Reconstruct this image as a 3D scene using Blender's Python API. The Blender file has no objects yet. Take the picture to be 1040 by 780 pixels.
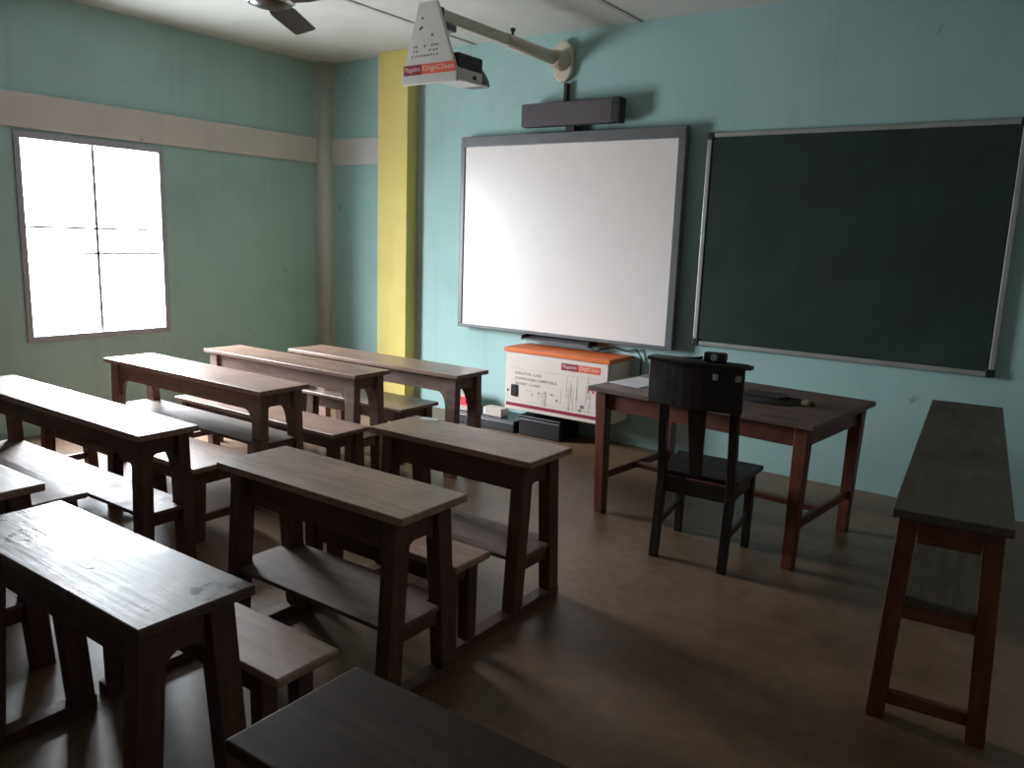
import bpy, bmesh, math, random
from mathutils import Vector, Matrix
random.seed(7)
S = bpy.context.scene
COL = S.collection
PI = math.pi

# ------------------------------------------------------------------ camera, world, lights, exposure
CAM = dict(loc=(6.267, -5.574, 1.59), yaw=-0.612, pitch=0.182, roll=0.035, f=809.5)
def make_camera():
    y, p, r = CAM['yaw'], CAM['pitch'], CAM['roll']
    fw = Vector((math.sin(y)*math.cos(p), math.cos(y)*math.cos(p), -math.sin(p)))
    rt = fw.cross(Vector((0, 0, 1))).normalized()
    up = rt.cross(fw)
    c, s = math.cos(r), math.sin(r)
    R = c*rt + s*up
    U = -s*rt + c*up
    m = Matrix((R, U, -fw)).transposed().to_4x4()
    m.translation = Vector(CAM['loc'])
    cd = bpy.data.cameras.new('camera')
    cd.sensor_width = 36.0
    cd.lens = CAM['f']*36.0/1040.0
    cd.clip_start = 0.02
    co = bpy.data.objects.new('camera', cd)
    COL.objects.link(co)
    co.matrix_world = m
    S.camera = co
make_camera()

SKY = 46.5
W = bpy.data.worlds.new('overcast_sky')
S.world = W
W.use_nodes = True
bg = W.node_tree.nodes['Background']
bg.inputs[0].default_value = (0.95, 0.98, 1.04, 1)
bg.inputs[1].default_value = SKY
_nt = W.node_tree                      # overcast sky, brighter around the side the clouded sun stands (-Y), dimmer opposite
_tc = _nt.nodes.new('ShaderNodeTexCoord'); _sx = _nt.nodes.new('ShaderNodeSeparateXYZ')
_mr = _nt.nodes.new('ShaderNodeMapRange'); _mr.interpolation_type = 'SMOOTHSTEP'
_nt.links.new(_tc.outputs['Generated'], _sx.inputs[0]); _nt.links.new(_sx.outputs['Y'], _mr.inputs['Value'])
for _k, _v in (('From Min', -0.75), ('From Max', 0.25), ('To Min', SKY), ('To Max', SKY*0.72)): _mr.inputs[_k].default_value = _v
_mz = _nt.nodes.new('ShaderNodeMapRange')      # overcast skies are brightest overhead, the ground below is dimmer
for _k, _v in (('From Min', -0.1), ('From Max', 0.7), ('To Min', 0.85), ('To Max', 3.4)): _mz.inputs[_k].default_value = _v
_nt.links.new(_sx.outputs['Z'], _mz.inputs['Value'])
_mu = _nt.nodes.new('ShaderNodeMath'); _mu.operation = 'MULTIPLY'
_nt.links.new(_mr.outputs[0], _mu.inputs[0]); _nt.links.new(_mz.outputs[0], _mu.inputs[1])
_nt.links.new(_mu.outputs[0], bg.inputs[1])

def portal(name, loc, sx, sy, rot):
    l = bpy.data.lights.new(name, 'AREA')
    l.shape = 'RECTANGLE'; l.size = sx; l.size_y = sy
    l.cycles.is_portal = True
    o = bpy.data.objects.new(name, l)
    COL.objects.link(o)
    o.location = loc; o.rotation_euler = rot
WINDOWS = [(-2.873, -1.735, 0.70, 2.215)]   # openings of the left wall: y0, y1, z0, z1
for k, (a, b, c, d) in enumerate(WINDOWS):
    portal('daylight_portal', (-0.11, (a+b)/2, (c+d)/2), d-c, b-a, (0, -PI/2, 0))

S.view_settings.view_transform = 'Standard'
S.view_settings.look = 'None'
S.view_settings.gamma = 1.0
S.view_settings.use_curve_mapping = False
S.view_settings.exposure = 0.0
S.cycles.max_bounces = 10
S.cycles.diffuse_bounces = 6
S.cycles.sample_clamp_indirect = 6.0
S.cycles.caustics_reflective = False
S.cycles.caustics_refractive = False

# ------------------------------------------------------------------ materials
def principled(name):
    m = bpy.data.materials.new(name); m.use_nodes = True
    nt = m.node_tree
    return m, nt, nt.nodes['Principled BSDF']
def ramp(nt, stops):
    r = nt.nodes.new('ShaderNodeValToRGB')
    e = r.color_ramp.elements
    while len(e) < len(stops): e.new(0.5)
    for k, (p, c) in enumerate(stops):
        e[k].position = p; e[k].color = (*c, 1) if len(c) == 3 else c
    return r
def noise(nt, vec, scale, detail=4, rough=0.55):
    n = nt.nodes.new('ShaderNodeTexNoise')
    n.inputs['Scale'].default_value = scale; n.inputs['Detail'].default_value = detail
    n.inputs['Roughness'].default_value = rough
    if vec: nt.links.new(vec, n.inputs['Vector'])
    return n
def coords(nt, scale=(1, 1, 1), rnd=False):
    tc = nt.nodes.new('ShaderNodeTexCoord')
    out = tc.outputs['Object']
    if rnd:
        oi = nt.nodes.new('ShaderNodeObjectInfo')
        mul = nt.nodes.new('ShaderNodeMath'); mul.operation = 'MULTIPLY'; mul.inputs[1].default_value = 37.0
        nt.links.new(oi.outputs['Random'], mul.inputs[0])
        add = nt.nodes.new('ShaderNodeVectorMath'); add.operation = 'ADD'
        nt.links.new(out, add.inputs[0]); nt.links.new(mul.outputs[0], add.inputs[1])
        out = add.outputs[0]
    mp = nt.nodes.new('ShaderNodeMapping'); mp.inputs['Scale'].default_value = scale
    nt.links.new(out, mp.inputs['Vector'])
    return mp.outputs[0]
def plain(name, col, rough=0.5, metal=0.0, var=0.12, scale=6.0, bump=0.0, spec=0.5):
    m, nt, b = principled(name)
    v = coords(nt)
    n = noise(nt, v, scale)
    lo = tuple(max(0, c*(1-var)) for c in col); hi = tuple(min(1, c*(1+var)) for c in col)
    r = ramp(nt, [(0.3, lo), (0.7, hi)])
    nt.links.new(n.outputs['Fac'], r.inputs[0]); nt.links.new(r.outputs[0], b.inputs['Base Color'])
    b.inputs['Roughness'].default_value = rough; b.inputs['Metallic'].default_value = metal
    b.inputs['Specular IOR Level'].default_value = spec
    if bump:
        bn = nt.nodes.new('ShaderNodeBump'); bn.inputs['Strength'].default_value = bump; bn.inputs['Distance'].default_value = 0.01
        nt.links.new(noise(nt, v, scale*6).outputs['Fac'], bn.inputs['Height']); nt.links.new(bn.outputs[0], b.inputs['Normal'])
    return m
def wood(name, dark, mid, light, grain=(3, 40, 40), rough=(0.3, 0.5), worn=0.0, bump=0.15, dents=False, spec=0.5, coat=0.0, coat_rough=0.25):
    """grain runs along the axis with the small scale"""
    m, nt, b = principled(name)
    v = coords(nt, grain, True)
    n1 = noise(nt, v, 1.0, 6, 0.6)
    r1 = ramp(nt, [(0.25, dark), (0.5, mid), (0.78, light)])
    nt.links.new(n1.outputs['Fac'], r1.inputs[0])
    v2 = coords(nt, (1, 1, 1), True)
    n2 = noise(nt, v2, 5.0, 5, 0.65)
    mix = nt.nodes.new('ShaderNodeMix'); mix.data_type = 'RGBA'; mix.blend_type = 'MULTIPLY'
    r2 = ramp(nt, [(0.3, (0.72, 0.72, 0.74)), (0.65, (1.1, 1.08, 1.06))])
    nt.links.new(n2.outputs['Fac'], r2.inputs[0])
    mix.inputs[0].default_value = 0.8
    nt.links.new(r1.outputs[0], mix.inputs[6]); nt.links.new(r2.outputs[0], mix.inputs[7])
    nt.links.new(mix.outputs[2], b.inputs['Base Color'])
    rr = ramp(nt, [(0.35, (rough[0],)*3), (0.6 - 0.1*worn, (rough[1],)*3)])
    n3 = noise(nt, v2, 7.0 if not worn else 4.0, 6, 0.7)
    nt.links.new(n3.outputs['Fac'], rr.inputs[0]); nt.links.new(rr.outputs[0], b.inputs['Roughness'])
    b.inputs['Specular IOR Level'].default_value = spec
    b.inputs['Coat Weight'].default_value = coat; b.inputs['Coat Roughness'].default_value = coat_rough
    bn = nt.nodes.new('ShaderNodeBump'); bn.inputs['Strength'].default_value = bump; bn.inputs['Distance'].default_value = 0.004
    h = n1.outputs['Fac']
    if dents:
        vo = nt.nodes.new('ShaderNodeTexVoronoi'); vo.inputs['Scale'].default_value = 9.0
        nt.links.new(v2, vo.inputs['Vector'])
        rv = ramp(nt, [(0.02, (0, 0, 0)), (0.10, (1, 1, 1))])
        nt.links.new(vo.outputs['Distance'], rv.inputs[0])
        mm = nt.nodes.new('ShaderNodeMath'); mm.operation = 'ADD'
        nt.links.new(h, mm.inputs[0]); nt.links.new(rv.outputs[0], mm.inputs[1]); h = mm.outputs[0]
    nt.links.new(h, bn.inputs['Height']); nt.links.new(bn.outputs[0], b.inputs['Normal'])
    return m
def wall_paint(name, base, dirt, rough=0.75, low=None):
    m, nt, b = principled(name)
    v = coords(nt)
    n = noise(nt, v, 1.3, 7, 0.62)
    r = ramp(nt, [(0.28, tuple(c*0.86 for c in base)), (0.5, base), (0.75, tuple(min(1, c*1.07) for c in base))])
    nt.links.new(n.outputs['Fac'], r.inputs[0])
    sp = noise(nt, v, 7.0, 3, 0.5)
    rs = ramp(nt, [(0.70, (0, 0, 0)), (0.78, (1, 1, 1))])
    nt.links.new(sp.outputs['Fac'], rs.inputs[0])
    vs = coords(nt, (9, 9, 0.5))
    st = noise(nt, vs, 1.0, 4, 0.6)
    rst = ramp(nt, [(0.55, (0, 0, 0)), (0.8, (0.28, 0.28, 0.28))])
    nt.links.new(st.outputs['Fac'], rst.inputs[0])
    mx = nt.nodes.new('ShaderNodeMath'); mx.operation = 'MAXIMUM'
    nt.links.new(rs.outputs[0], mx.inputs[0]); nt.links.new(rst.outputs[0], mx.inputs[1])
    mix = nt.nodes.new('ShaderNodeMix'); mix.data_type = 'RGBA'
    nt.links.new(mx.outputs[0], mix.inputs[0]); nt.links.new(r.outputs[0], mix.inputs[6])
    mix.inputs[7].default_value = (*dirt, 1)
    nt.links.new(mix.outputs[2], b.inputs['Base Color'])
    b.inputs['Roughness'].default_value = rough
    bn = nt.nodes.new('ShaderNodeBump'); bn.inputs['Strength'].default_value = 0.25; bn.inputs['Distance'].default_value = 0.004
    nt.links.new(noise(nt, v, 60, 3).outputs['Fac'], bn.inputs['Height']); nt.links.new(bn.outputs[0], b.inputs['Normal'])
    return m

M = {}
M['teal'] = wall_paint('teal_wall_paint', (0.345, 0.52, 0.50), (0.21, 0.31, 0.30))
M['yellow'] = wall_paint('yellow_wall_paint', (0.66, 0.53, 0.16), (0.46, 0.37, 0.13))
M['band'] = wall_paint('off_white_band_paint', (0.60, 0.56, 0.54), (0.42, 0.38, 0.36))
M['post'] = wall_paint('grey_post_paint', (0.56, 0.58, 0.54), (0.40, 0.41, 0.38))
M['ceiling'] = wall_paint('ceiling_board', (0.62, 0.61, 0.57), (0.50, 0.49, 0.45))
M['batten'] = plain('ceiling_batten_paint', (0.46, 0.45, 0.41), 0.7)
def floor_mat():
    m, nt, b = principled('dusty_cement_floor')
    v = coords(nt)
    n = noise(nt, v, 1.1, 8, 0.65)
    r = ramp(nt, [(0.3, (0.125, 0.072, 0.043)), (0.5, (0.175, 0.104, 0.063)), (0.72, (0.235, 0.146, 0.092))])
    nt.links.new(n.outputs['Fac'], r.inputs[0])
    n2 = noise(nt, v, 14, 5, 0.6)
    r2 = ramp(nt, [(0.35, (0.82, 0.82, 0.82)), (0.65, (1.08, 1.08, 1.08))])
    nt.links.new(n2.outputs['Fac'], r2.inputs[0])
    mix = nt.nodes.new('ShaderNodeMix'); mix.data_type = 'RGBA'; mix.blend_type = 'MULTIPLY'; mix.inputs[0].default_value = 1
    nt.links.new(r.outputs[0], mix.inputs[6]); nt.links.new(r2.outputs[0], mix.inputs[7])
    nt.links.new(mix.outputs[2], b.inputs['Base Color'])
    rr = ramp(nt, [(0.3, (0.30,)*3), (0.7, (0.5,)*3)])
    nt.links.new(n.outputs['Fac'], rr.inputs[0]); nt.links.new(rr.outputs[0], b.inputs['Roughness'])
    bn = nt.nodes.new('ShaderNodeBump'); bn.inputs['Strength'].default_value = 0.15; bn.inputs['Distance'].default_value = 0.004
    nt.links.new(n2.outputs['Fac'], bn.inputs['Height']); nt.links.new(bn.outputs[0], b.inputs['Normal'])
    return m
M['floor'] = floor_mat()
TOPW = ((0.21, 0.120, 0.090), (0.35, 0.208, 0.160), (0.46, 0.30, 0.24))
M['top'] = wood('worn_desk_top_wood', *TOPW, (3, 45, 45), (0.36, 0.48), bump=0.06, coat=0.35, coat_rough=0.33)
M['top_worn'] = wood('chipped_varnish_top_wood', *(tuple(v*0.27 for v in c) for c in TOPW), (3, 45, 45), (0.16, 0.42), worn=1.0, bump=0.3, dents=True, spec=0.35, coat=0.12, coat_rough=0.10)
M['shelf'] = wood('dull_shelf_wood', (0.10, 0.062, 0.048), (0.165, 0.108, 0.086), (0.23, 0.155, 0.125), (3, 45, 45), (0.5, 0.65), bump=0.06, spec=0.3)
M['top_dark'] = wood('dark_stained_top_wood', (0.026, 0.014, 0.009), (0.047, 0.027, 0.017), (0.075, 0.044, 0.029), (3, 45, 45), (0.5, 0.65), bump=0.08, spec=0.15)
M['frame'] = wood('desk_frame_wood', (0.055, 0.022, 0.015), (0.105, 0.046, 0.031), (0.155, 0.076, 0.053), (30, 30, 3), (0.4, 0.6))
M['rail'] = wood('desk_rail_wood', (0.055, 0.022, 0.015), (0.105, 0.046, 0.031), (0.155, 0.076, 0.053), (3, 30, 30), (0.4, 0.6))
M['light_frame'] = wood('glare_lifted_pale_frame_wood', (0.14, 0.082, 0.066), (0.23, 0.14, 0.112), (0.32, 0.21, 0.17), (3, 30, 30), (0.35, 0.55))  # pale wood, lifted further to carry window glare on the third-row apron
M['light_top'] = wood('pale_desk_top_wood', (0.14, 0.085, 0.062), (0.25, 0.155, 0.115), (0.34, 0.22, 0.165), (3, 45, 45), (0.3, 0.42), bump=0.05, coat=0.4, coat_rough=0.3)
M['red_wood'] = wood('reddish_table_wood', (0.08, 0.022, 0.013), (0.15, 0.042, 0.024), (0.21, 0.070, 0.042), (3, 30, 30), (0.35, 0.5))
M['red_leg'] = wood('reddish_leg_wood', (0.08, 0.022, 0.013), (0.15, 0.042, 0.024), (0.21, 0.070, 0.042), (30, 30, 3), (0.35, 0.5))
M['table_top'] = wood('dusty_table_top_wood', (0.085, 0.052, 0.040), (0.15, 0.098, 0.078), (0.21, 0.145, 0.118), (3, 40, 40), (0.4, 0.55))
M['side_top'] = wood('greyish_brown_top_wood', (0.05, 0.042, 0.028), (0.085, 0.070, 0.048), (0.12, 0.098, 0.07), (45, 3, 45), (0.5, 0.65))
M['chair'] = wood('dark_chair_wood', (0.012, 0.007, 0.006), (0.022, 0.013, 0.011), (0.035, 0.021, 0.018), (30, 30, 4), (0.3, 0.45))
M['grey_frame'] = plain('grey_board_frame', (0.13, 0.13, 0.135), 0.45, 0.2)
M['white_panel'] = plain('white_board_surface', (0.84, 0.77, 0.74), 0.35, var=0.015)
M['green_board'] = plain('dark_green_chalkboard', (0.022, 0.039, 0.031), 0.8, var=0.25, scale=2.5, spec=0.3)
M['aluminium'] = plain('board_aluminium', (0.42, 0.42, 0.40), 0.4, 0.5)
M['black_plastic'] = plain('black_plastic', (0.014, 0.014, 0.016), 0.4)
M['bar_grille'] = plain('purplish_grey_grille', (0.075, 0.058, 0.068), 0.6, var=0.1, scale=80)
M['white_plastic'] = plain('off_white_plastic', (0.62, 0.60, 0.57), 0.4, var=0.04)
M['cream_plastic'] = plain('cream_plastic', (0.60, 0.53, 0.42), 0.45, var=0.05)
M['arm'] = plain('cream_arm_enamel', (0.56, 0.53, 0.46), 0.4, var=0.05)
M['cabinet'] = plain('white_enamel', (0.74, 0.64, 0.58), 0.4, var=0.03)
M['orange'] = plain('orange_enamel', (0.72, 0.16, 0.03), 0.45, var=0.08)
M['magenta'] = plain('dark_magenta_print', (0.27, 0.015, 0.04), 0.5, var=0.03)
M['orange_print'] = plain('orange_print', (0.75, 0.11, 0.05), 0.5, var=0.03)
M['pale_print'] = plain('pale_lettering', (0.85, 0.62, 0.56), 0.5, var=0.02)
M['grey_print'] = plain('grey_lettering', (0.22, 0.17, 0.17), 0.6, var=0.05)
M['faint_print'] = plain('faint_circuit_print', (0.52, 0.46, 0.43), 0.6, var=0.05)
M['red_print'] = plain('red_print', (0.75, 0.03, 0.06), 0.5, var=0.03)
M['dark_hole'] = plain('dark_vent', (0.03, 0.03, 0.03), 0.7)
M['window_metal'] = plain('hazed_grey_window_paint', (0.34, 0.35, 0.40), 0.5)  # grey paint lightened to take in the glare haze around the window
M['fan'] = plain('brown_fan_enamel', (0.040, 0.020, 0.022), 0.3, 0.2)
M['chrome'] = plain('chrome_trim', (0.6, 0.6, 0.6), 0.2, 1.0, var=0.02)
M['paper'] = plain('paper', (0.70, 0.70, 0.72), 0.7, var=0.02)
M['carton'] = plain('pale_carton', (0.50, 0.42, 0.36), 0.7, var=0.06)
M['cloth'] = plain('dark_cloth', (0.016, 0.015, 0.013), 0.85, var=0.3, scale=20)
M['tan'] = plain('tan_tag', (0.30, 0.24, 0.15), 0.6)
def glass():
    m = bpy.data.materials.new('window_glass'); m.use_nodes = True
    nt = m.node_tree; nt.nodes.clear()
    o = nt.nodes.new('ShaderNodeOutputMaterial'); mx = nt.nodes.new('ShaderNodeMixShader')
    t = nt.nodes.new('ShaderNodeBsdfTransparent'); g = nt.nodes.new('ShaderNodeBsdfGlossy')
    t.inputs[0].default_value = (0.96, 0.98, 0.98, 1); g.inputs['Roughness'].default_value = 0.05
    mx.inputs[0].default_value = 0.03
    nt.links.new(t.outputs[0], mx.inputs[1]); nt.links.new(g.outputs[0], mx.inputs[2])
    nt.links.new(mx.outputs[0], o.inputs[0])
    return m
M['glass'] = glass()

# ------------------------------------------------------------------ mesh helpers
def box(bm, x0, x1, y0, y1, z0, z1, mat=None):
    vs = [bm.verts.new((x, y, z)) for z in (z0, z1) for y in (y0, y1) for x in (x0, x1)]
    for f in ((0, 2, 3, 1), (4, 5, 7, 6), (0, 1, 5, 4), (2, 6, 7, 3), (0, 4, 6, 2), (1, 3, 7, 5)):
        bm.faces.new([vs[i] for i in f])
    return vs
def hexa(bm, bot, top):
    """bot, top: four points each, counter-clockwise seen from above"""
    b = [bm.verts.new(p) for p in bot]; t = [bm.verts.new(p) for p in top]
    bm.faces.new(b[::-1]); bm.faces.new(t)
    for i in range(4):
        j = (i+1) % 4
        bm.faces.new((b[i], b[j], t[j], t[i]))
def post(bm, p0, p1, w0, w1=None, d0=None, d1=None):
    """tapering square post from p0 (bottom) to p1 (top)"""
    w1 = w0 if w1 is None else w1; d0 = w0 if d0 is None else d0; d1 = w1 if d1 is None else d1
    q = lambda p, w, d: [(p[0]-w/2, p[1]-d/2, p[2]), (p[0]+w/2, p[1]-d/2, p[2]), (p[0]+w/2, p[1]+d/2, p[2]), (p[0]-w/2, p[1]+d/2, p[2])]
    hexa(bm, q(p0, w0, d0), q(p1, w1, d1))
def prism(bm, pts, axis, a, b):
    """outline pts in the two other axes, extruded along axis from a to b"""
    def P(u, v, w):
        return {'x': (w, u, v), 'y': (u, w, v), 'z': (u, v, w)}[axis]
    A = [bm.verts.new(P(u, v, a)) for u, v in pts]; B = [bm.verts.new(P(u, v, b)) for u, v in pts]
    bm.faces.new(A); bm.faces.new(B[::-1])
    for i in range(len(pts)):
        j = (i+1) % len(pts)
        bm.faces.new((A[i], B[i], B[j], A[j]))
def tube(bm, p0, p1, r0, r1=None, n=20, caps=True):
    r1 = r0 if r1 is None else r1
    p0, p1 = Vector(p0), Vector(p1)
    d = (p1-p0).normalized()
    a = Vector((0, 0, 1)) if abs(d.z) < 0.9 else Vector((1, 0, 0))
    u = d.cross(a).normalized(); v = d.cross(u)
    A, B = [], []
    for i in range(n):
        t = 2*PI*i/n; o = u*math.cos(t) + v*math.sin(t)
        A.append(bm.verts.new(p0+o*r0)); B.append(bm.verts.new(p1+o*r1))
    for i in range(n):
        j = (i+1) % n
        f = bm.faces.new((A[i], A[j], B[j], B[i])); f.smooth = True
    if caps:
        bm.faces.new(A[::-1]); bm.faces.new(B)
def path_tube(bm, pts, r, n=8):
    """one swept tube through the points"""
    pts = [Vector(p) for p in pts]; rings = []
    for i, p in enumerate(pts):
        d = (pts[min(i+1, len(pts)-1)] - pts[max(i-1, 0)]).normalized()
        a = Vector((0, 0, 1)) if abs(d.z) < 0.9 else Vector((1, 0, 0))
        u = d.cross(a).normalized(); v = d.cross(u)
        rings.append([bm.verts.new(p + (u*math.cos(2*PI*k/n) + v*math.sin(2*PI*k/n))*r) for k in range(n)])
    for a, b in zip(rings, rings[1:]):
        for k in range(n):
            f = bm.faces.new((a[k], a[(k+1) % n], b[(k+1) % n], b[k])); f.smooth = True
    bm.faces.new(rings[0][::-1]); bm.faces.new(rings[-1])
def lathe(bm, prof, c=(0, 0, 0), n=28):
    rings = []
    for r, z in prof:
        rings.append([bm.verts.new((c[0]+r*math.cos(2*PI*k/n), c[1]+r*math.sin(2*PI*k/n), c[2]+z)) for k in range(n)])
    for a, b in zip(rings, rings[1:]):
        for k in range(n):
            f = bm.faces.new((a[k], a[(k+1) % n], b[(k+1) % n], b[k])); f.smooth = True
    bm.faces.new(rings[0][::-1]); bm.faces.new(rings[-1])
def obj(name, bm, mat, parent=None, bevel=0.0, seg=2):
    bmesh.ops.recalc_face_normals(bm, faces=bm.faces[:])
    me = bpy.data.meshes.new(name); bm.to_mesh(me); bm.free()
    me.materials.append(M[mat] if isinstance(mat, str) else mat)
    o = bpy.data.objects.new(name, me); COL.objects.link(o)
    if parent: o.parent = parent
    if bevel:
        b = o.modifiers.new('bevel', 'BEVEL'); b.width = bevel; b.segments = seg; b.limit_method = 'ANGLE'; b.angle_limit = 0.6
    return o
def part(name, fn, mat, parent=None, bevel=0.0, seg=2):
    bm = bmesh.new(); fn(bm)
    return obj(name, bm, mat, parent, bevel, seg)
def bpart(name, ext, mat, parent=None, bevel=0.0, seg=2):
    return part(name, lambda bm: box(bm, *ext), mat, parent, bevel, seg)
def tag(o, label, cat, group=None):
    o['label'] = label; o['category'] = cat
    if group: o['group'] = group
    return o
def thing(name, label, cat, loc=(0, 0, 0), rz=0.0, group=None):
    o = bpy.data.objects.new(name, None); COL.objects.link(o)
    o.location = loc; o.rotation_euler = (0, 0, rz); o.empty_display_size = 0.1
    return tag(o, label, cat, group)
def struct(o):
    o['kind'] = 'structure'; return o
def lettering(name, body, size, mat, parent, loc, rot, fit=None, extrude=0.0006, bold=0.0):
    """text as a mesh; fit = (width, height) it is stretched to"""
    cu = bpy.data.curves.new(name, 'FONT'); cu.body = body; cu.size = size; cu.extrude = extrude; cu.offset = bold
    cu.resolution_u = 3
    t = bpy.data.objects.new(name, cu); COL.objects.link(t)
    bpy.context.view_layer.update()
    me = bpy.data.meshes.new_from_object(t.evaluated_get(bpy.context.evaluated_depsgraph_get()))
    bpy.data.objects.remove(t); bpy.data.curves.remove(cu)
    if fit:
        xs = [v.co.x for v in me.vertices]; ys = [v.co.y for v in me.vertices]
        sx = fit[0]/(max(xs)-min(xs)); sy = fit[1]/(max(ys)-min(ys)); x0, y0 = min(xs), min(ys)
        for v in me.vertices: v.co.x = (v.co.x-x0)*sx; v.co.y = (v.co.y-y0)*sy
    me.name = name
    me.materials.clear(); me.materials.append(M[mat])
    o = bpy.data.objects.new(name, me); COL.objects.link(o)
    o.parent = parent; o.location = loc; o.rotation_euler = rot
    return o

# ------------------------------------------------------------------ the room
XR, YB, H = 7.5, -8.6, 3.172
struct(bpart('floor', (-0.3, XR+0.2, YB-0.6, 0.2, -0.2, 0), 'floor'))
struct(bpart('ceiling', (-0.2, XR+0.2, YB-0.2, 0.2, H, H+0.15), 'ceiling'))
struct(bpart('wall_front', (-0.2, XR+0.2, 0, 0.2, 0, H), 'teal'))
struct(bpart('wall_right', (XR, XR+0.2, YB, 0, 0, H), 'band'))  # out of view; pale finish chosen to bounce light onto the left wall
struct(bpart('wall_back', (-0.2, XR+0.2, YB-0.2, YB, 0, H), 'teal'))
def left_wall(bm):
    y = YB
    for a, b, c, d in sorted(WINDOWS):
        box(bm, -0.2, 0, y, a, 0, H)
        box(bm, -0.2, 0, a, b, 0, c); box(bm, -0.2, 0, a, b, d, H)
        y = b
    box(bm, -0.2, 0, y, 0, 0, H)
struct(part('wall_left', left_wall, 'teal'))
struct(bpart('trim_1', (0.0, 0.022, YB, -0.005, 2.235, 2.475), 'band', bevel=0.004))
struct(bpart('trim_2', (0.11, 0.855, -0.022, 0.0, 2.222, 2.468), 'band', bevel=0.004))
def corner_post(bm):
    tube(bm, (0.06, -0.06, 0), (0.06, -0.06, H), 0.068, n=24)
    box(bm, 0.0, 0.06, -0.12, 0.0, 0, H)
    box(bm, 0.06, 0.12, -0.06, 0.0, 0, H)
struct(part('trim_3', corner_post, 'post'))
struct(bpart('trim_4', (0.86, 1.225, -0.14, 0.0, 0, H), 'yellow', bevel=0.006))          # yellow pillar
for k, x in enumerate((1.85, 3.39, 4.93, 6.47)):
    struct(bpart('trim_%d' % (5+k), (x-0.018, x+0.018, YB, -0.002, H-0.008, H), 'batten', bevel=0.003))
for k, y in enumerate((-2.44, -4.88, -7.3)):
    struct(bpart('trim_%d' % (9+k), (0, XR, y-0.018, y+0.018, H-0.007, H), 'batten', bevel=0.003))
# windows
for k, (a, b, c, d) in enumerate(WINDOWS):
    def frame(bm):
        w = 0.045
        box(bm, -0.055, 0.012, a, b, c, c+w); box(bm, -0.055, 0.012, a, b, d-w*1.1, d)
        box(bm, -0.055, 0.012, a, a+w, c+w, d-w*1.1); box(bm, -0.055, 0.012, b-w, b, c+w, d-w*1.1)
    root = struct(part('window_%d' % (k+1), frame, 'window_metal', bevel=0.003))
    ym = (a+b)/2
    def sash(bm):
        box(bm, -0.045, -0.015, ym-0.012, ym+0.012, c+0.045, d-0.05)
    part('mullion', sash, 'window_metal', root)
    for z in (c+0.655, c+0.845):
        bpart('glazing_bar', (-0.045, -0.015, a+0.045, b-0.045, z-0.008, z+0.008), 'window_metal', root)
    for y in (a+0.045, b-0.045):
        for z in (c+0.25, c+0.5, c+1.05, c+1.28):
            s = 1 if y == a+0.045 else -1
            bpart('grille_stub', (-0.03, -0.018, min(y, y+s*0.02), max(y, y+s*0.02), z-0.006, z+0.006), 'window_metal', root)
    bpart('window_glass', (-0.033, -0.029, a+0.04, b-0.04, c+0.04, d-0.045), 'glass', root)

# ------------------------------------------------------------------ whiteboard and chalkboard on the front wall
wb = thing('whiteboard', 'large white interactive board in a grey frame on the teal front wall', 'whiteboard', (2.84, 0, 0.8))
def ring(bm, x0, x1, z0, z1, y0, y1, l, r, b, t):
    box(bm, x0, x1, y0, y1, z0, z0+b); box(bm, x0, x1, y0, y1, z1-t, z1)
    box(bm, x0, x0+l, y0, y1, z0+b, z1-t); box(bm, x1-r, x1, y0, y1, z0+b, z1-t)
X0, X1, Z0, Z1 = -1.035, 1.015, 0.0, 1.612
part('board_frame', lambda bm: ring(bm, X0, X1, Z0, Z1, -0.095, -0.025, 0.045, 0.062, 0.028, 0.085), 'grey_frame', wb, 0.006)
bpart('writing_surface', (X0+0.04, X1-0.055, -0.085, -0.07, Z0+0.025, Z1-0.08), 'white_panel', wb)
bpart('mounting_back', (X0+0.03, X1-0.03, -0.069, -0.002, Z0+0.03, Z1-0.03), 'grey_frame', wb)
for sx in (X0+0.01, X1-0.05):
    bpart('frame_corner', (sx, sx+0.04, -0.099, -0.0955, Z1-0.055, Z1-0.02), 'grey_frame', wb, 0.003)

cb = thing('chalkboard', 'large dark green chalkboard with thin aluminium frame right of the whiteboard', 'chalkboard', (4.945, 0, 0.86))
X0, X1, Z0, Z1 = -0.955, 0.965, 0.0, 1.497
part('board_frame', lambda bm: ring(bm, X0, X1, Z0, Z1, -0.034, -0.002, 0.03, 0.03, 0.03, 0.03), 'aluminium', cb, 0.004)
bpart('chalk_surface', (X0+0.027, X1-0.027, -0.026, -0.008, Z0+0.027, Z1-0.027), 'green_board', cb)
for sx, sz in ((X0-0.004, Z0-0.004), (X0-0.004, Z1-0.046), (X1-0.046, Z0-0.004), (X1-0.046, Z1-0.046)):
    bpart('frame_corner', (sx, sx+0.05, -0.038, -0.001, sz, sz+0.05), 'black_plastic', cb, 0.006)

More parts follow.
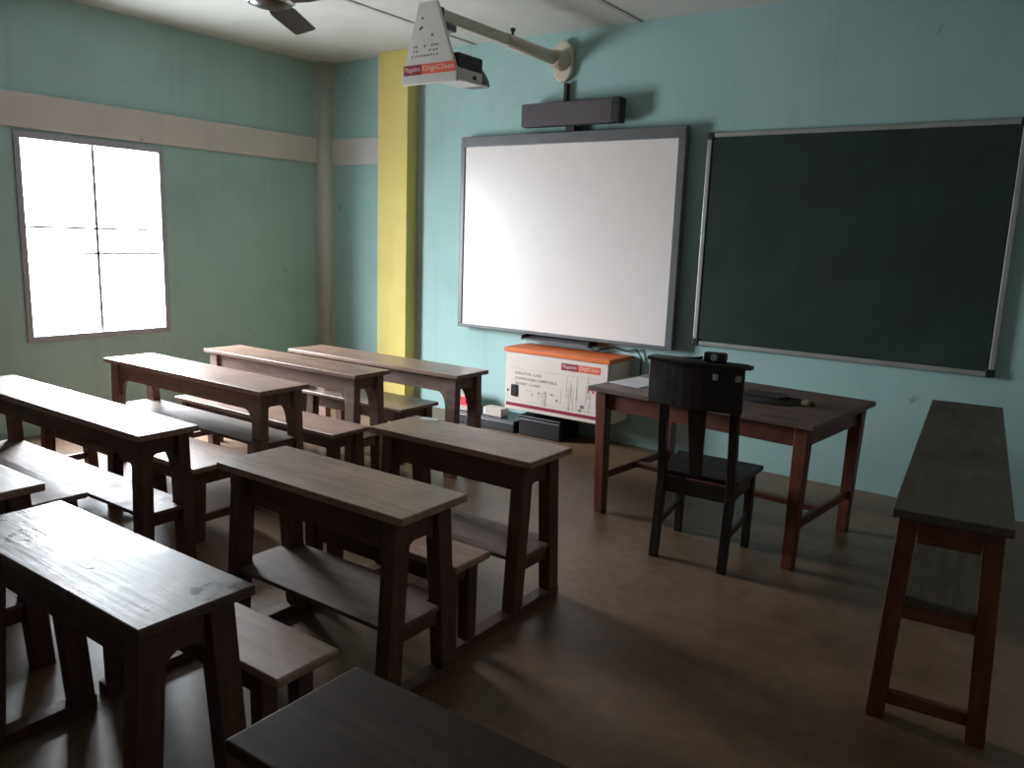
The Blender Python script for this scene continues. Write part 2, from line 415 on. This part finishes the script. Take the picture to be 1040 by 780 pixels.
# sound bar above the whiteboard
sb = thing('sound_bar', 'long dark purplish grey sound bar mounted above the whiteboard', 'speaker', (2.90, 0, 2.455))
bpart('speaker_grille', (-0.445, 0.37, -0.145, -0.135, 0.004, 0.172), 'bar_grille', sb, 0.004)
bpart('speaker_body', (-0.445, 0.37, -0.134, -0.05, 0.0, 0.176), 'bar_grille', sb, 0.006)
bpart('end_cap', (0.371, 0.435, -0.147, -0.048, -0.001, 0.178), 'black_plastic', sb, 0.006)
bpart('hanging_bracket', (-0.118, -0.09, -0.049, -0.003, 0.06, 0.328), 'black_plastic', sb, 0.003)
def low_bracket(bm):
    box(bm, -0.06, 0.02, -0.09, -0.003, -0.038, -0.001); box(bm, 0.0, 0.05, -0.06, -0.003, -0.040, -0.015)
part('lower_bracket', low_bracket, 'black_plastic', sb, 0.003)
part('status_light', lambda bm: tube(bm, (-0.05, -0.1465, 0.055), (-0.05, -0.145, 0.055), 0.004, n=12), 'chrome', sb)

# ------------------------------------------------------------------ projector on its arm
PX = 2.76
am = thing('telescopic_mount', 'cream telescopic arm reaching out from the wall to the projector', 'projector mount', (PX, 0, 2.945))
def plate(bm):
    pts = [(0.10*math.cos(t), 0.155*math.sin(t)) for t in [2*PI*k/24 for k in range(24)]]
    pts = [(max(-0.085, min(0.085, a)), b) for a, b in pts]
    prism(bm, pts, 'y', -0.05, -0.002)
part('wall_plate', plate, 'cream_plastic', am, 0.012, 3)
part('arm_socket', lambda bm: tube(bm, (0, -0.19, 0.0), (0, -0.05, 0.0), 0.062, 0.075), 'cream_plastic', am)
part('outer_tube', lambda bm: tube(bm, (0, -0.80, 0.0), (0, -0.19, 0.0), 0.048), 'arm', am)
part('inner_tube', lambda bm: box(bm, -0.032, 0.032, -1.52, -0.80, -0.038, 0.038), 'arm', am, 0.008)
part('clamp_knob', lambda bm: (tube(bm, (0, -0.72, 0.047), (0, -0.72, 0.075), 0.010), tube(bm, (0, -0.72, 0.075), (0, -0.72, 0.095), 0.018)), 'black_plastic', am, 0.002)
part('arm_end_cap', lambda bm: box(bm, -0.036, 0.036, -1.535, -1.505, -0.042, 0.042), 'black_plastic', am, 0.004)

pj = thing('projector', 'white wall projector with a red and orange logo band hanging from the arm', 'projector', (PX, -1.60, 2.52))
def face(bm):
    prism(bm, [(-0.225, 0.0), (0.235, 0.0), (0.235, 0.055), (0.065, 0.485), (-0.085, 0.485), (-0.225, 0.055)], 'y', -0.012, 0.012)
part('front_cover', face, 'white_plastic', pj, 0.008, 3)
def hang(bm):
    box(bm, -0.025, 0.035, 0.02, 0.06, 0.12, 0.38)
    box(bm, -0.04, 0.05, 0.012, 0.20, 0.34, 0.381)
part('hanging_bracket', hang, 'grey_frame', pj, 0.004)
bpart('projector_body', (-0.02, 0.19, 0.014, 0.31, 0.022, 0.10), 'white_plastic', pj, 0.015, 3)
bpart('lens_housing', (0.03, 0.192, 0.05, 0.30, 0.102, 0.185), 'black_plastic', pj, 0.01, 3)
def hood(bm):
    n, m = 16, 8
    rows = []
    for i in range(m+1):
        a = PI/2*i/m
        rows.append([bm.verts.new((0.10+0.09*math.cos(PI*k/n)*math.cos(a*0.55), 0.311+0.10*math.sin(a), 0.03+0.13*math.sin(PI*k/n)*(0.35+0.65*math.cos(a)))) for k in range(n+1)])
    for a, b in zip(rows, rows[1:]):
        for k in range(n):
            f = bm.faces.new((a[k], a[k+1], b[k+1], b[k])); f.smooth = True
    bm.faces.new(rows[0]); bm.faces.new(rows[-1][::-1])
    for a, b in zip(rows, rows[1:]):
        bm.faces.new((a[0], b[0], b[-1], a[-1]))
part('mirror_hood', hood, 'grey_frame', pj)
bpart('side_port', (0.1905, 0.193, 0.20, 0.235, 0.045, 0.068), 'black_plastic', pj)
def dot(x, z, r=0.0035, h=1.4):
    bpart('vent_hole', (x-r, x+r, -0.0135, -0.0121, z-r*h, z+r*h), 'dark_hole', pj)
if True:
    for x, z in ((-0.05, 0.39), (-0.055, 0.335), (-0.07, 0.33), (0.03, 0.285)): dot(x, z, 0.005)
    for r_, row in enumerate(((-0.12, -0.10, -0.03, 0.03, 0.055, 0.075), (-0.12, -0.095, 0.01, 0.045, 0.07), (-0.13, -0.10, -0.075, -0.05, -0.025, 0.0, 0.025, 0.05, 0.075))):
        for x in row: dot(x, 0.225-0.028*r_)
def logo(parent, x0, x1, xm, z0, z1, y, bold=0.0):
    bpart('logo_panel', (x0, xm, y-0.0015, y, z0, z1), 'magenta', parent)
    bpart('logo_panel', (xm+0.004, x1, y-0.0015, y, z0, z1), 'orange_print', parent)
    h = z1-z0
    lettering('lettering', 'Magazine', 0.1, 'pale_print', parent, (x0+0.012, y-0.0018, z0+h*0.2), (PI/2, 0, 0), (xm-x0-0.024, h*0.62), bold=bold)
    lettering('lettering', 'DigiClass', 0.1, 'pale_print', parent, (xm+0.015, y-0.0018, z0+h*0.18), (PI/2, 0, 0), (x1-xm-0.027, h*0.66), bold=bold)
logo(pj, -0.205, 0.225, -0.055, 0.058, 0.118, -0.0121)

# ------------------------------------------------------------------ white cabinet under the whiteboard
cx = 3.01
cab = thing('equipment_cabinet', 'white wall cabinet with orange lid and printed front under the whiteboard', 'cabinet', (cx, 0, 0.207))
bpart('cabinet_body', (-0.480, 0.478, -0.345, -0.003, 0.0, 0.475), 'cabinet', cab, 0.004)
bpart('lid', (-0.488, 0.486, -0.372, -0.003, 0.476, 0.510), 'orange', cab, 0.004)['label'] = 'orange lid'
dr = bpart('door', (-0.468, 0.470, -0.362, -0.346, 0.006, 0.472), 'cabinet', cab, 0.003)
bpart('door_handle', (-0.405, -0.345, -0.372, -0.3625, 0.118, 0.215), 'black_plastic', dr, 0.004)
part('keyhole', lambda bm: tube(bm, (-0.44, -0.366, 0.16), (-0.44, -0.3625, 0.16), 0.009), 'chrome', dr)
bpart('printed_stripe', (-0.455, 0.465, -0.3634, -0.3622, 0.035, 0.062), 'magenta', dr)
logo(dr, 0.06, 0.405, 0.21, 0.385, 0.44, -0.3622, bold=0.0)
for k, (t, w) in enumerate((('DIGITAL LAB', 0.25), ('CONTROLLING COMPUTER &', 0.39), ('SMART CLASS', 0.24))):
    lettering('lettering', t, 0.03, 'grey_print', dr, (-0.37, -0.3624, 0.30-0.042*k), (PI/2, 0, 0), (w, 0.022))
lettering('lettering', 'N', 0.08, 'red_print', dr, (0.305, -0.3624, 0.235), (PI/2, 0, 0), (0.055, 0.06))
def circuit(bm):
    rr = random.Random(3)
    y0, y1 = -0.3630, -0.3622
    for k in range(26):
        x = rr.uniform(-0.28, 0.40); z = rr.uniform(0.08, 0.20); h = rr.uniform(0.04, 0.20)
        if z+h > 0.37: h = 0.37-z
        if z+h > 0.19 and x < 0.05: h = max(0.01, 0.19-z)
        box(bm, x-0.0012, x+0.0012, y0, y1, z, z+h)
        s = rr.uniform(0.004, 0.010)
        box(bm, x-s, x+s, y0, y1, z-s, z-0.0001)
    box(bm, -0.44, 0.40, y0, y1, 0.345, 0.348); box(bm, -0.25, 0.43, y0, y1, 0.085, 0.088)
part('circuit_print', circuit, 'faint_print', dr)
if True:
    for x, z, s in ((-0.20, 0.15, 0.008), (-0.02, 0.175, 0.009), (0.03, 0.135, 0.010), (0.26, 0.12, 0.02), (0.24, 0.09, 0.014), (-0.14, 0.17, 0.007)):
        pts = [(x+s*math.cos(2*PI*k/10), z+s*0.8*math.sin(2*PI*k/10)) for k in range(10)]
        part('printed_mark', lambda bm: prism(bm, pts, 'y', -0.3640, -0.3631), 'grey_print', dr)

# pen tray speaker under the whiteboard
tr = thing('pen_tray', 'thin grey tray on the wall between whiteboard and cabinet', 'tray', (2.84, 0, 0.755))
part('tray_shelf', lambda bm: prism(bm, [(-0.14, 0.0), (-0.003, 0.0), (-0.003, 0.040), (-0.14, 0.012)], 'x', -0.30, 0.32), 'grey_frame', tr, 0.002)
for s in (-0.312, 0.321):
    bpart('end_cap', (s, s+0.012, -0.142, -0.002, -0.001, 0.041), 'black_plastic', tr, 0.002)
part('loose_cable', lambda bm: path_tube(bm, [(0.30, -0.05, -0.012), (0.36, -0.07, -0.03), (0.44, -0.05, -0.006), (0.52, -0.03, 0.01), (0.60, -0.02, -0.01), (0.70, -0.03, 0.016), (0.74, -0.02, -0.05), (0.73, -0.012, -0.25), (0.73, -0.012, -0.5)], 0.006), 'black_plastic', tr)

# battery case and cartons left of the cabinet
bc = thing('battery_case', 'black low case on the floor at the wall beside the cabinet', 'case', (2.2, -0.2, 0))
bpart('case_body', (-0.32, 0.42, -0.13, 0.17, 0.0, 0.085), 'black_plastic', bc, 0.01)
bpart('case_lid', (-0.325, 0.425, -0.135, 0.175, 0.086, 0.10), 'black_plastic', bc, 0.006)
ct = thing('carton', 'small white carton with a red panel standing on the black case', 'box', (2.0, -0.2, 0.10))
bpart('box_body', (-0.09, 0.10, -0.08, 0.10, 0.0, 0.145), 'carton', ct, 0.003)
bpart('red_panel', (-0.03, 0.09, -0.0815, -0.0805, 0.045, 0.12), 'red_print', ct)
b2 = thing('cabinet_shade_box', 'black low box added beneath the hanging cabinet for a dark object and the shade there', 'battery', (2.86, -0.19, 0))  # added box: a low dark object that also fills in the cabinet's shade
bpart('box_body', (-0.20, 0.20, -0.13, 0.16, 0.0, 0.145), 'black_plastic', b2, 0.012)
bpart('box_lid', (-0.205, 0.205, -0.135, 0.165, 0.146, 0.168), 'black_plastic', b2, 0.008)
for x in (-0.12, 0.12): part('terminal', lambda bm: tube(bm, (x, 0, 0.1685), (x, 0, 0.185), 0.012), 'grey_frame', b2)
ct = thing('carton', 'flat brownish box with a white label edge on the black case by the cabinet', 'box', (2.36, -0.2, 0.10))
bpart('box_body', (-0.10, 0.09, -0.08, 0.02, 0.0, 0.068), 'carton', ct, 0.003)
bpart('label_strip', (-0.095, -0.075, -0.0815, -0.0805, 0.006, 0.062), 'paper', ct)

# ------------------------------------------------------------------ ceiling fan
fn = thing('ceiling_fan', 'dark brown three bladed ceiling fan near the left of the ceiling', 'fan', (2.665, -2.735, 2.745), math.radians(0))
part('down_rod', lambda bm: tube(bm, (0, 0, 0.10), (0, 0, 0.425), 0.013), 'fan', fn)
part('canopy', lambda bm: lathe(bm, [(0.02, 0.33), (0.05, 0.355), (0.062, 0.426)]), 'fan', fn)
part('motor_housing', lambda bm: lathe(bm, [(0.03, -0.035), (0.07, -0.03), (0.112, -0.010), (0.124, 0.02), (0.115, 0.055), (0.07, 0.085), (0.03, 0.10)]), 'fan', fn)
part('chrome_ring', lambda bm: lathe(bm, [(0.108, -0.016), (0.127, -0.004), (0.131, 0.008), (0.127, 0.02)]), 'chrome', fn)
for k in range(3):
    a = math.radians(124 - 120*k)
    bl = part('blade', lambda bm: (prism(bm, [(0.12, -0.055), (0.20, -0.074), (0.60, -0.078), (0.62, -0.065), (0.66, 0.050), (0.64, 0.06), (0.22, 0.066), (0.12, 0.05)], 'z', -0.003, 0.003), box(bm, 0.09, 0.18, -0.02, 0.02, 0.0031, 0.012)), 'fan', fn, 0.002)
    bl.rotation_euler = Matrix.Rotation(a, 4, 'Z').to_euler()
    bl.rotation_euler = (Matrix.Rotation(a, 3, 'Z') @ Matrix.Rotation(math.radians(-11), 3, 'X')).to_euler()

# ------------------------------------------------------------------ school desks and benches
HD, HB = 0.70, 0.40
def leg_pts(y_top, y_bot, zt, z0=0.0): return y_top, y_bot
def desk(name, label, x0, x1, y0, y1, h=HD, kind='long', top='top', frame='frame', rail='rail', shelf=(0.27,), group=None, bench=None, rz=0.0):
    """x0..x1, y0..y1: the top board. Local origin: middle of the footprint on the floor"""
    cx_, cy_ = (x0+x1)/2, (y0+y1)/2
    t = thing(name, label, 'desk', (cx_, cy_, 0), rz, group)
    a, b, c, d = x0-cx_, x1-cx_, y0-cy_, y1-cy_
    bpart('desk_top', (a, b, c, d, h-0.028, h), top, t, 0.005, 3)
    over = 0.035 if kind == 'long' else 0.05
    lw, ld = (0.085, 0.055) if kind == 'long' else (0.062, 0.072)
    splay = 0.018 if kind == 'long' else 0.045
    z1 = h-0.029; base = 0.041 if bench else 0.0
    li, ri = a+over+lw/2, b-over-lw/2
    ap = 0.105 if kind == 'long' else 0.125
    yt0, yt1 = c+0.03+ld/2, d-0.03-ld/2
    for x in (li, ri):
        for yt, s in ((yt0, -1), (yt1, 1)):
            part('leg', lambda bm: post(bm, (x, yt+s*splay, base), (x, yt, z1), lw*0.96, lw, ld, ld), frame, t, 0.004)
    # long aprons with curved brackets, and end aprons
    def apron(bm, yc, th=0.022):
        A, B = li+lw/2+0.001, ri-lw/2-0.001
        zb, br, bh = z1-ap, 0.07, 0.11
        if kind == 'long':
            out = [(A, z1), (A, zb-bh), (A+0.018, zb-bh)]
            out += [(A+0.018+(br)*(1-math.cos(q)), zb-bh+bh*math.sin(q)) for q in [PI/2*k/6 for k in range(1, 7)]]
            out += [(B-0.018-(br)*(1-math.cos(q)), zb-bh+bh*math.sin(q)) for q in [PI/2*k/6 for k in range(6, 0, -1)]]
            out += [(B-0.018, zb-bh), (B, zb-bh), (B, z1)]
        else:
            out = [(A, z1), (A, zb), (B, zb), (B, z1)]
        prism(bm, out, 'y', yc-th/2, yc+th/2)
    for yc in (yt0, yt1):
        part('long_apron', lambda bm: apron(bm, yc), rail, t, 0.002)
    for x in (li, ri):
        def end(bm):
            A, B = yt0+ld/2+0.001, yt1-ld/2-0.001
            zb = z1-ap*0.8
            out = [(A, z1), (A, zb-0.03), (A+0.012, zb-0.012), (A+0.03, zb), (B-0.03, zb), (B-0.012, zb-0.012), (B, zb-0.03), (B, z1)]
            prism(bm, out, 'x', x-0.012, x+0.012)
        part('end_apron', end, rail, t, 0.002)
    for sz in shelf:
        f = lambda z: splay*(1-z/z1)
        for x in (li, ri):
            q = f(sz)
            bpart('end_stretcher', (x-0.014, x+0.014, yt0-q+ld/2+0.0, yt1+q-ld/2, sz-0.075, sz-0.019), rail, t, 0.002)
        q = f(sz); A, B, e = li+lw/2+0.002, ri-lw/2-0.002, lw
        y_in0, y_in1, y_o0, y_o1 = yt0-q+ld/2+0.003, yt1+q-ld/2-0.003, yt0-q-ld/2+0.004, yt1+q+ld/2-0.004
        pts = [(A-e, y_in0), (A, y_in0), (A, y_o0), (B, y_o0), (B, y_in0), (B+e, y_in0), (B+e, y_in1), (B, y_in1), (B, y_o1), (A, y_o1), (A, y_in1), (A-e, y_in1)]
        part('lower_shelf', lambda bm: prism(bm, pts, 'z', sz-0.018, sz), 'shelf', t, 0.003)
    if bench:
        bx0, bx1, by0, by1 = bench[0]-cx_, bench[1]-cx_, bench[2]-cy_, bench[3]-cy_
        se = bpart('bench_seat', (bx0, bx1, by0, by1, HB-0.028, HB), top, t, 0.008, 3)
        bw = 0.055
        for x in (li, ri):
            bpart('floor_runner', (x-0.03, x+0.03, by0+0.0, yt1+splay+ld/2+0.005, 0.0, 0.04), rail, t, 0.003)
            for y, s in ((by0+0.045, 1), (by1-0.045, -1)):
                part('bench_leg', lambda bm: post(bm, (x, y, 0.041), (x, y, HB-0.029), bw*0.95, bw), frame, t, 0.003)
            bpart('bench_end_rail', (x-0.012, x+0.012, by0+0.045+bw/2, by1-0.045-bw/2, HB-0.10, HB-0.029), rail, t, 0.002)
        for y in (by0+0.04, by1-0.04):
            bpart('bench_apron', (li+bw/2, ri-bw/2, y-0.010, y+0.010, HB-0.105, HB-0.029), rail, t, 0.002)
    return t
def bench_seat(label, x0, x1, y0, y1, h=HB, top='top', frame='frame', rail='rail', mid=True):
    cx_, cy_ = (x0+x1)/2, (y0+y1)/2
    t = thing('bench', label, 'bench', (cx_, cy_, 0))
    a, b, c, d = x0-cx_, x1-cx_, y0-cy_, y1-cy_
    bpart('bench_seat', (a, b, c, d, h-0.026, h), top, t, 0.006, 3)
    lw, z1 = 0.062, h-0.027
    xs = [a+0.035+lw/2, b-0.035-lw/2]
    if mid: xs.insert(1, (a+b)/2)
    ys = (c+0.03+lw/2, d-0.03-lw/2)
    for x in xs:
        for y, s in zip(ys, (-1, 1)):
            part('leg', lambda bm: post(bm, (x, y+s*0.02, 0), (x, y, z1), lw), frame, t, 0.003)
        bpart('end_rail', (x-0.012, x+0.012, ys[0]+lw/2, ys[1]-lw/2, z1-0.08, z1), rail, t, 0.002)
        bpart('stretcher', (x-0.012, x+0.012, ys[0]+lw/2-0.014, ys[1]-lw/2+0.014, 0.09, 0.13), rail, t, 0.002)
    for y in ys:
        for p, q in zip(xs, xs[1:]):
            bpart('seat_apron', (p+lw/2+0.001, q-lw/2-0.001, y-0.011, y+0.011, z1-0.085, z1), rail, t, 0.002)
    return t

desk('school_desk', 'long pale-topped desk right of the window, in the third row from the front wall', 0.985, 2.645, -2.835, -2.485, top='top', shelf=(0.385,), frame='light_frame', rail='light_frame')
desk('school_desk', 'long light brown desk with curved brackets standing between the window desk and the corner desk', 1.025, 2.625, -2.105, -1.785, top='light_top', frame='light_frame', rail='light_frame')
desk('school_desk', 'long desk nearest the yellow pillar, in the corner row closest to the front wall', 1.41, 3.075, -1.64, -1.305, shelf=(), top='light_top', frame='light_frame', rail='light_frame')
desk('school_desk', 'long white-glaring desk at the left edge of the photo below the window', 1.25, 3.08, -3.79, -3.50, top='top', shelf=(0.33,))
desk('school_desk', 'desk whose right end only shows at the left edge, beside the chipped desk', 1.75, 3.445, -4.64, -4.335, top='top', kind='short')
desk('school_desk', 'short desk with attached bench nearest the teacher\'s table, reddish legs', 3.65, 4.56, -2.99, -2.665, kind='short', bench=(3.66, 4.555, -3.442, -3.235))
desk('school_desk', 'short dark desk with attached bench and lower shelf in the middle of the room', 3.64, 4.615, -3.80, -3.465, kind='short', shelf=(0.295,), bench=(3.68, 4.655, -4.32, -4.10))
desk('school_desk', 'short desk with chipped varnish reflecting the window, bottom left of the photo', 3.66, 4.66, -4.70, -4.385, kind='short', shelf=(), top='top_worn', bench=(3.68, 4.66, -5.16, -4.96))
desk('school_desk', 'dark desk top with rounded corner cut off by the bottom edge of the photo', 5.14, 6.12, -4.815, -4.497, kind='short', top='top_dark', frame='frame', bench=None)
bench_seat('pale bench behind the third row desk, its end beside the middle desk corner', 1.1, 2.80, -3.355, -3.0)
bench_seat('bench with deep apron behind the light brown bracketed desk', 1.13, 2.775, -2.42, -2.115, top='light_top')
bench_seat('bench with orange brown apron tucked beneath the desk nearest the yellow pillar', 1.56, 2.59, -1.64, -1.25, top='light_top', rail='light_frame')

bench_seat('glaring bench behind the long desk at the left edge', 1.30, 2.76, -4.20, -3.86)
# side table along the right
kt = thing('side_table', 'long narrow greyish topped table with reddish legs along the right', 'table', (5.935, -1.665, 0), math.radians(5.0))
LK, WK, HK = 1.14, 0.172, 0.765
bpart('table_top', (-WK, WK, -LK, LK, HK-0.03, HK), 'side_top', kt, 0.004)
for sx in (-1, 1):
    for sy in (-1, 1):
        part('leg', lambda bm: post(bm, (sx*(WK-0.02), sy*(LK-0.07), 0), (sx*(WK-0.05), sy*(LK-0.07), HK-0.031), 0.058), 'red_leg', kt, 0.003)
for sy in (-1, 1):
    y = sy*(LK-0.07)
    for z, hh, w in ((HK-0.12, 0.085, WK-0.08), (0.375, 0.05, WK-0.065), (0.055, 0.045, WK-0.05)):
        bpart('cross_rail', (-w, w, y-0.015, y+0.015, z, z+hh), 'red_wood', kt, 0.002)
for sx in (-1, 1):
    bpart('long_apron', (sx*(WK-0.05)-0.011, sx*(WK-0.05)+0.011, -LK+0.10, LK-0.10, HK-0.115, HK-0.031), 'red_wood', kt, 0.002)
bpart('lower_shelf', (-WK+0.06, WK-0.06, -LK+0.05, LK-0.05, 0.426, 0.442), 'side_top', kt, 0.002)

# ------------------------------------------------------------------ teacher's table
TT = thing('teacher_table', 'reddish brown wooden table in front of the boards', 'table', (4.72, -1.215, 0), math.radians(-6.0))
a, b, c, d, h = -0.66, 0.66, -0.455, 0.455, 0.76
bpart('table_top', (a, b, c, d, h-0.028, h), 'table_top', TT, 0.004)
for sx in (-1, 1):
    for sy in (-1, 1):
        part('leg', lambda bm: post(bm, (sx*0.575, sy*0.385, 0), (sx*0.59, sy*0.39, h-0.029), 0.055, 0.07), 'red_leg', TT, 0.003)
for sy in (-1, 1):
    bpart('long_apron', (-0.554, 0.554, sy*0.39-0.012, sy*0.39+0.012, h-0.13, h-0.029), 'red_wood', TT, 0.002)
for sx in (-1, 1):
    bpart('end_apron', (sx*0.59-0.012, sx*0.59+0.012, -0.354, 0.354, h-0.13, h-0.029), 'red_wood', TT, 0.002)
    bpart('side_stretcher', (sx*0.582-0.013, sx*0.582+0.013, -0.357, 0.357, 0.20, 0.245), 'red_wood', TT, 0.002)
bpart('middle_stretcher', (-0.568, 0.568, -0.03, 0.03, 0.205, 0.235), 'red_wood', TT, 0.002)

def at_table(x, y): return (x, y, h)
pp = bpart('paper_sheet', (-0.11, 0.11, -0.15, 0.15, 0.0, 0.004), 'paper')
pp.location = (4.19, -1.29, h+0.0005); pp.rotation_euler = (0, 0, math.radians(-10)); tag(pp, 'white paper sheets lying on the left part of the teacher\'s table', 'paper')
bgp = thing('cloth_bag', 'dark cloth bag lying flat on the right part of the teacher\'s table', 'bag', (4.95, -1.24, h), math.radians(-4))
def blob(bm, rx, ry, rz, n=24, m=8, wob=0.12, seed=2):
    rr = random.Random(seed); ph = [rr.uniform(0, 6.28) for _ in range(4)]
    rows = []
    for i in range(m+1):
        t = (PI/2)*i/m
        rows.append([bm.verts.new(((1+wob*math.sin(3*q+ph[0])+wob*0.5*math.sin(5*q+ph[1]))*rx*math.cos(t)*math.cos(q), (1+wob*math.sin(2*q+ph[2]))*ry*math.cos(t)*math.sin(q), rz*math.sin(t)*(1+0.25*math.sin(4*q+ph[3])*math.cos(t)))) for q in [2*PI*k/n for k in range(n)]] if i < m else [bm.verts.new((0, 0, rz))])
    for a_, b_ in zip(rows, rows[1:]):
        for k in range(n):
            if len(b_) > 1: f = bm.faces.new((a_[k], a_[(k+1) % n], b_[(k+1) % n], b_[k]))
            else: f = bm.faces.new((a_[k], a_[(k+1) % n], b_[0]))
            f.smooth = True
    bm.faces.new(rows[0][::-1])
part('bag_body', lambda bm: blob(bm, 0.225, 0.145, 0.028), 'cloth', bgp)
part('bag_flap', lambda bm: prism(bm, [(-0.13, -0.07), (0.08, -0.08), (0.12, 0.0), (0.08, 0.07), (-0.13, 0.06)], 'z', 0.027, 0.034), 'cloth', bgp, 0.003)
bpart('tag', (0.19, 0.225, -0.03, 0.02, 0.004, 0.03), 'tan', bgp, 0.003)

# ------------------------------------------------------------------ teacher's chair (its back to the camera)
CH = thing('teacher_chair', 'dark wooden chair with a tall solid top rail pulled up to the teacher\'s table', 'chair', (4.80, -1.72, 0), math.radians(1.5))
def back_post(bm, x):
    prof = [(-0.245, 0.0), (-0.20, 0.40), (-0.205, 0.47), (-0.255, 1.02), (-0.220, 1.02), (-0.165, 0.47), (-0.158, 0.40), (-0.205, 0.0)]
    prism(bm, prof, 'x', x-0.021, x+0.021)
for x in (-0.155, 0.205):
    part('back_leg', lambda bm: back_post(bm, x), 'chair', CH, 0.003)
for x in (-0.195, 0.185):
    part('leg', lambda bm: post(bm, (x, 0.20, 0), (x, 0.205, 0.42), 0.038, 0.044), 'chair', CH, 0.003)
part('seat', lambda bm: prism(bm, [(-0.175, -0.157), (0.228, -0.157), (0.235, 0.25), (-0.245, 0.25)], 'z', 0.424, 0.450), 'chair', CH, 0.005)
bpart('seat_rail', (-0.134, 0.184, -0.196, -0.166, 0.345, 0.42), 'chair', CH, 0.002)
bpart('seat_rail', (-0.172, 0.162, 0.19, 0.22, 0.345, 0.42), 'chair', CH, 0.002)
for xa, xb in ((-0.155, -0.195), (0.205, 0.185)):
    def side(bm, z0, z1, w=0.011):
        hexa(bm, [(xa-w, -0.158, z0), (xa+w, -0.158, z0), (xb+w, 0.18, z0), (xb-w, 0.18, z0)], [(xa-w, -0.158, z1), (xa+w, -0.158, z1), (xb+w, 0.18, z1), (xb-w, 0.18, z1)])
    part('seat_rail', lambda bm: side(bm, 0.345, 0.42), 'chair', CH, 0.002)
    part('side_stretcher', lambda bm: hexa(bm, [(xa-.01, -0.185, 0.16), (xa+.01, -0.185, 0.16), (xb+.01, 0.185, 0.16), (xb-.01, 0.185, 0.16)], [(xa-.01, -0.185, 0.195), (xa+.01, -0.185, 0.195), (xb+.01, 0.185, 0.195), (xb-.01, 0.185, 0.195)]), 'chair', CH, 0.002)
def top_rail(bm):
    n = 10
    fr, bk = [], []
    for k in range(n+1):
        u = k/n; x = -0.225 + 0.475*u; bow = 0.03*math.sin(PI*u)
        fr.append((x, -0.272-bow)); bk.append((x, -0.256-bow))
    prism(bm, fr + bk[::-1], 'z', 0.81, 1.025)
part('top_rail', top_rail, 'chair', CH, 0.004)
part('crest_cap', lambda bm: prism(bm, [(-0.225, -0.315), (0.0, -0.335), (0.23, -0.32), (0.285, -0.29), (0.285, -0.25), (0.24, -0.215), (-0.225, -0.215)], 'z', 1.027, 1.045), 'chair', CH, 0.005)
part('back_splat', lambda bm: hexa(bm, [(-0.005, -0.200, 0.45), (0.055, -0.200, 0.45), (0.055, -0.185, 0.45), (-0.005, -0.185, 0.45)], [(-0.02, -0.252, 0.812), (0.075, -0.252, 0.812), (0.075, -0.238, 0.812), (-0.02, -0.238, 0.812)]), 'chair', CH, 0.002)
for x in (0.115, 0.215):
    bpart('metal_stud', (x, x+0.025, -0.3155+0.0 if x < 0.2 else -0.290, -0.3145+0.012 if x < 0.2 else -0.273, 0.965, 0.995), 'aluminium', CH, 0.002)
rm = thing('hand_gadget', 'small black shiny gadget lying on top of the chair back', 'gadget', (4.91, -1.985, 1.046), math.radians(10))
bpart('gadget_body', (-0.055, 0.055, -0.025, 0.025, 0.0, 0.045), 'black_plastic', rm, 0.012, 3)
part('gadget_lens', lambda bm: tube(bm, (0.0, -0.036, 0.024), (0.0, -0.0255, 0.024), 0.016, 0.018), 'chrome', rm)
part('wrist_strap', lambda bm: path_tube(bm, [(-0.05, 0, 0.02), (-0.09, -0.01, 0.012), (-0.13, 0.0, 0.006), (-0.16, 0.02, 0.006), (-0.13, 0.03, 0.006), (-0.08, 0.018, 0.006), (-0.05, 0.01, 0.015)], 0.004), 'black_plastic', rm)

sc_ = part('paper_scrap', lambda bm: prism(bm, [(-0.05, -0.02), (0.0, -0.03), (0.055, -0.012), (0.05, 0.02), (-0.01, 0.03), (-0.045, 0.015)], 'z', 0.0, 0.0015), 'paper')
sc_.location = (3.755, -2.69, HD+0.0003); tag(sc_, 'torn whitish paper scrap on the desk nearest the teacher\'s table', 'paper')
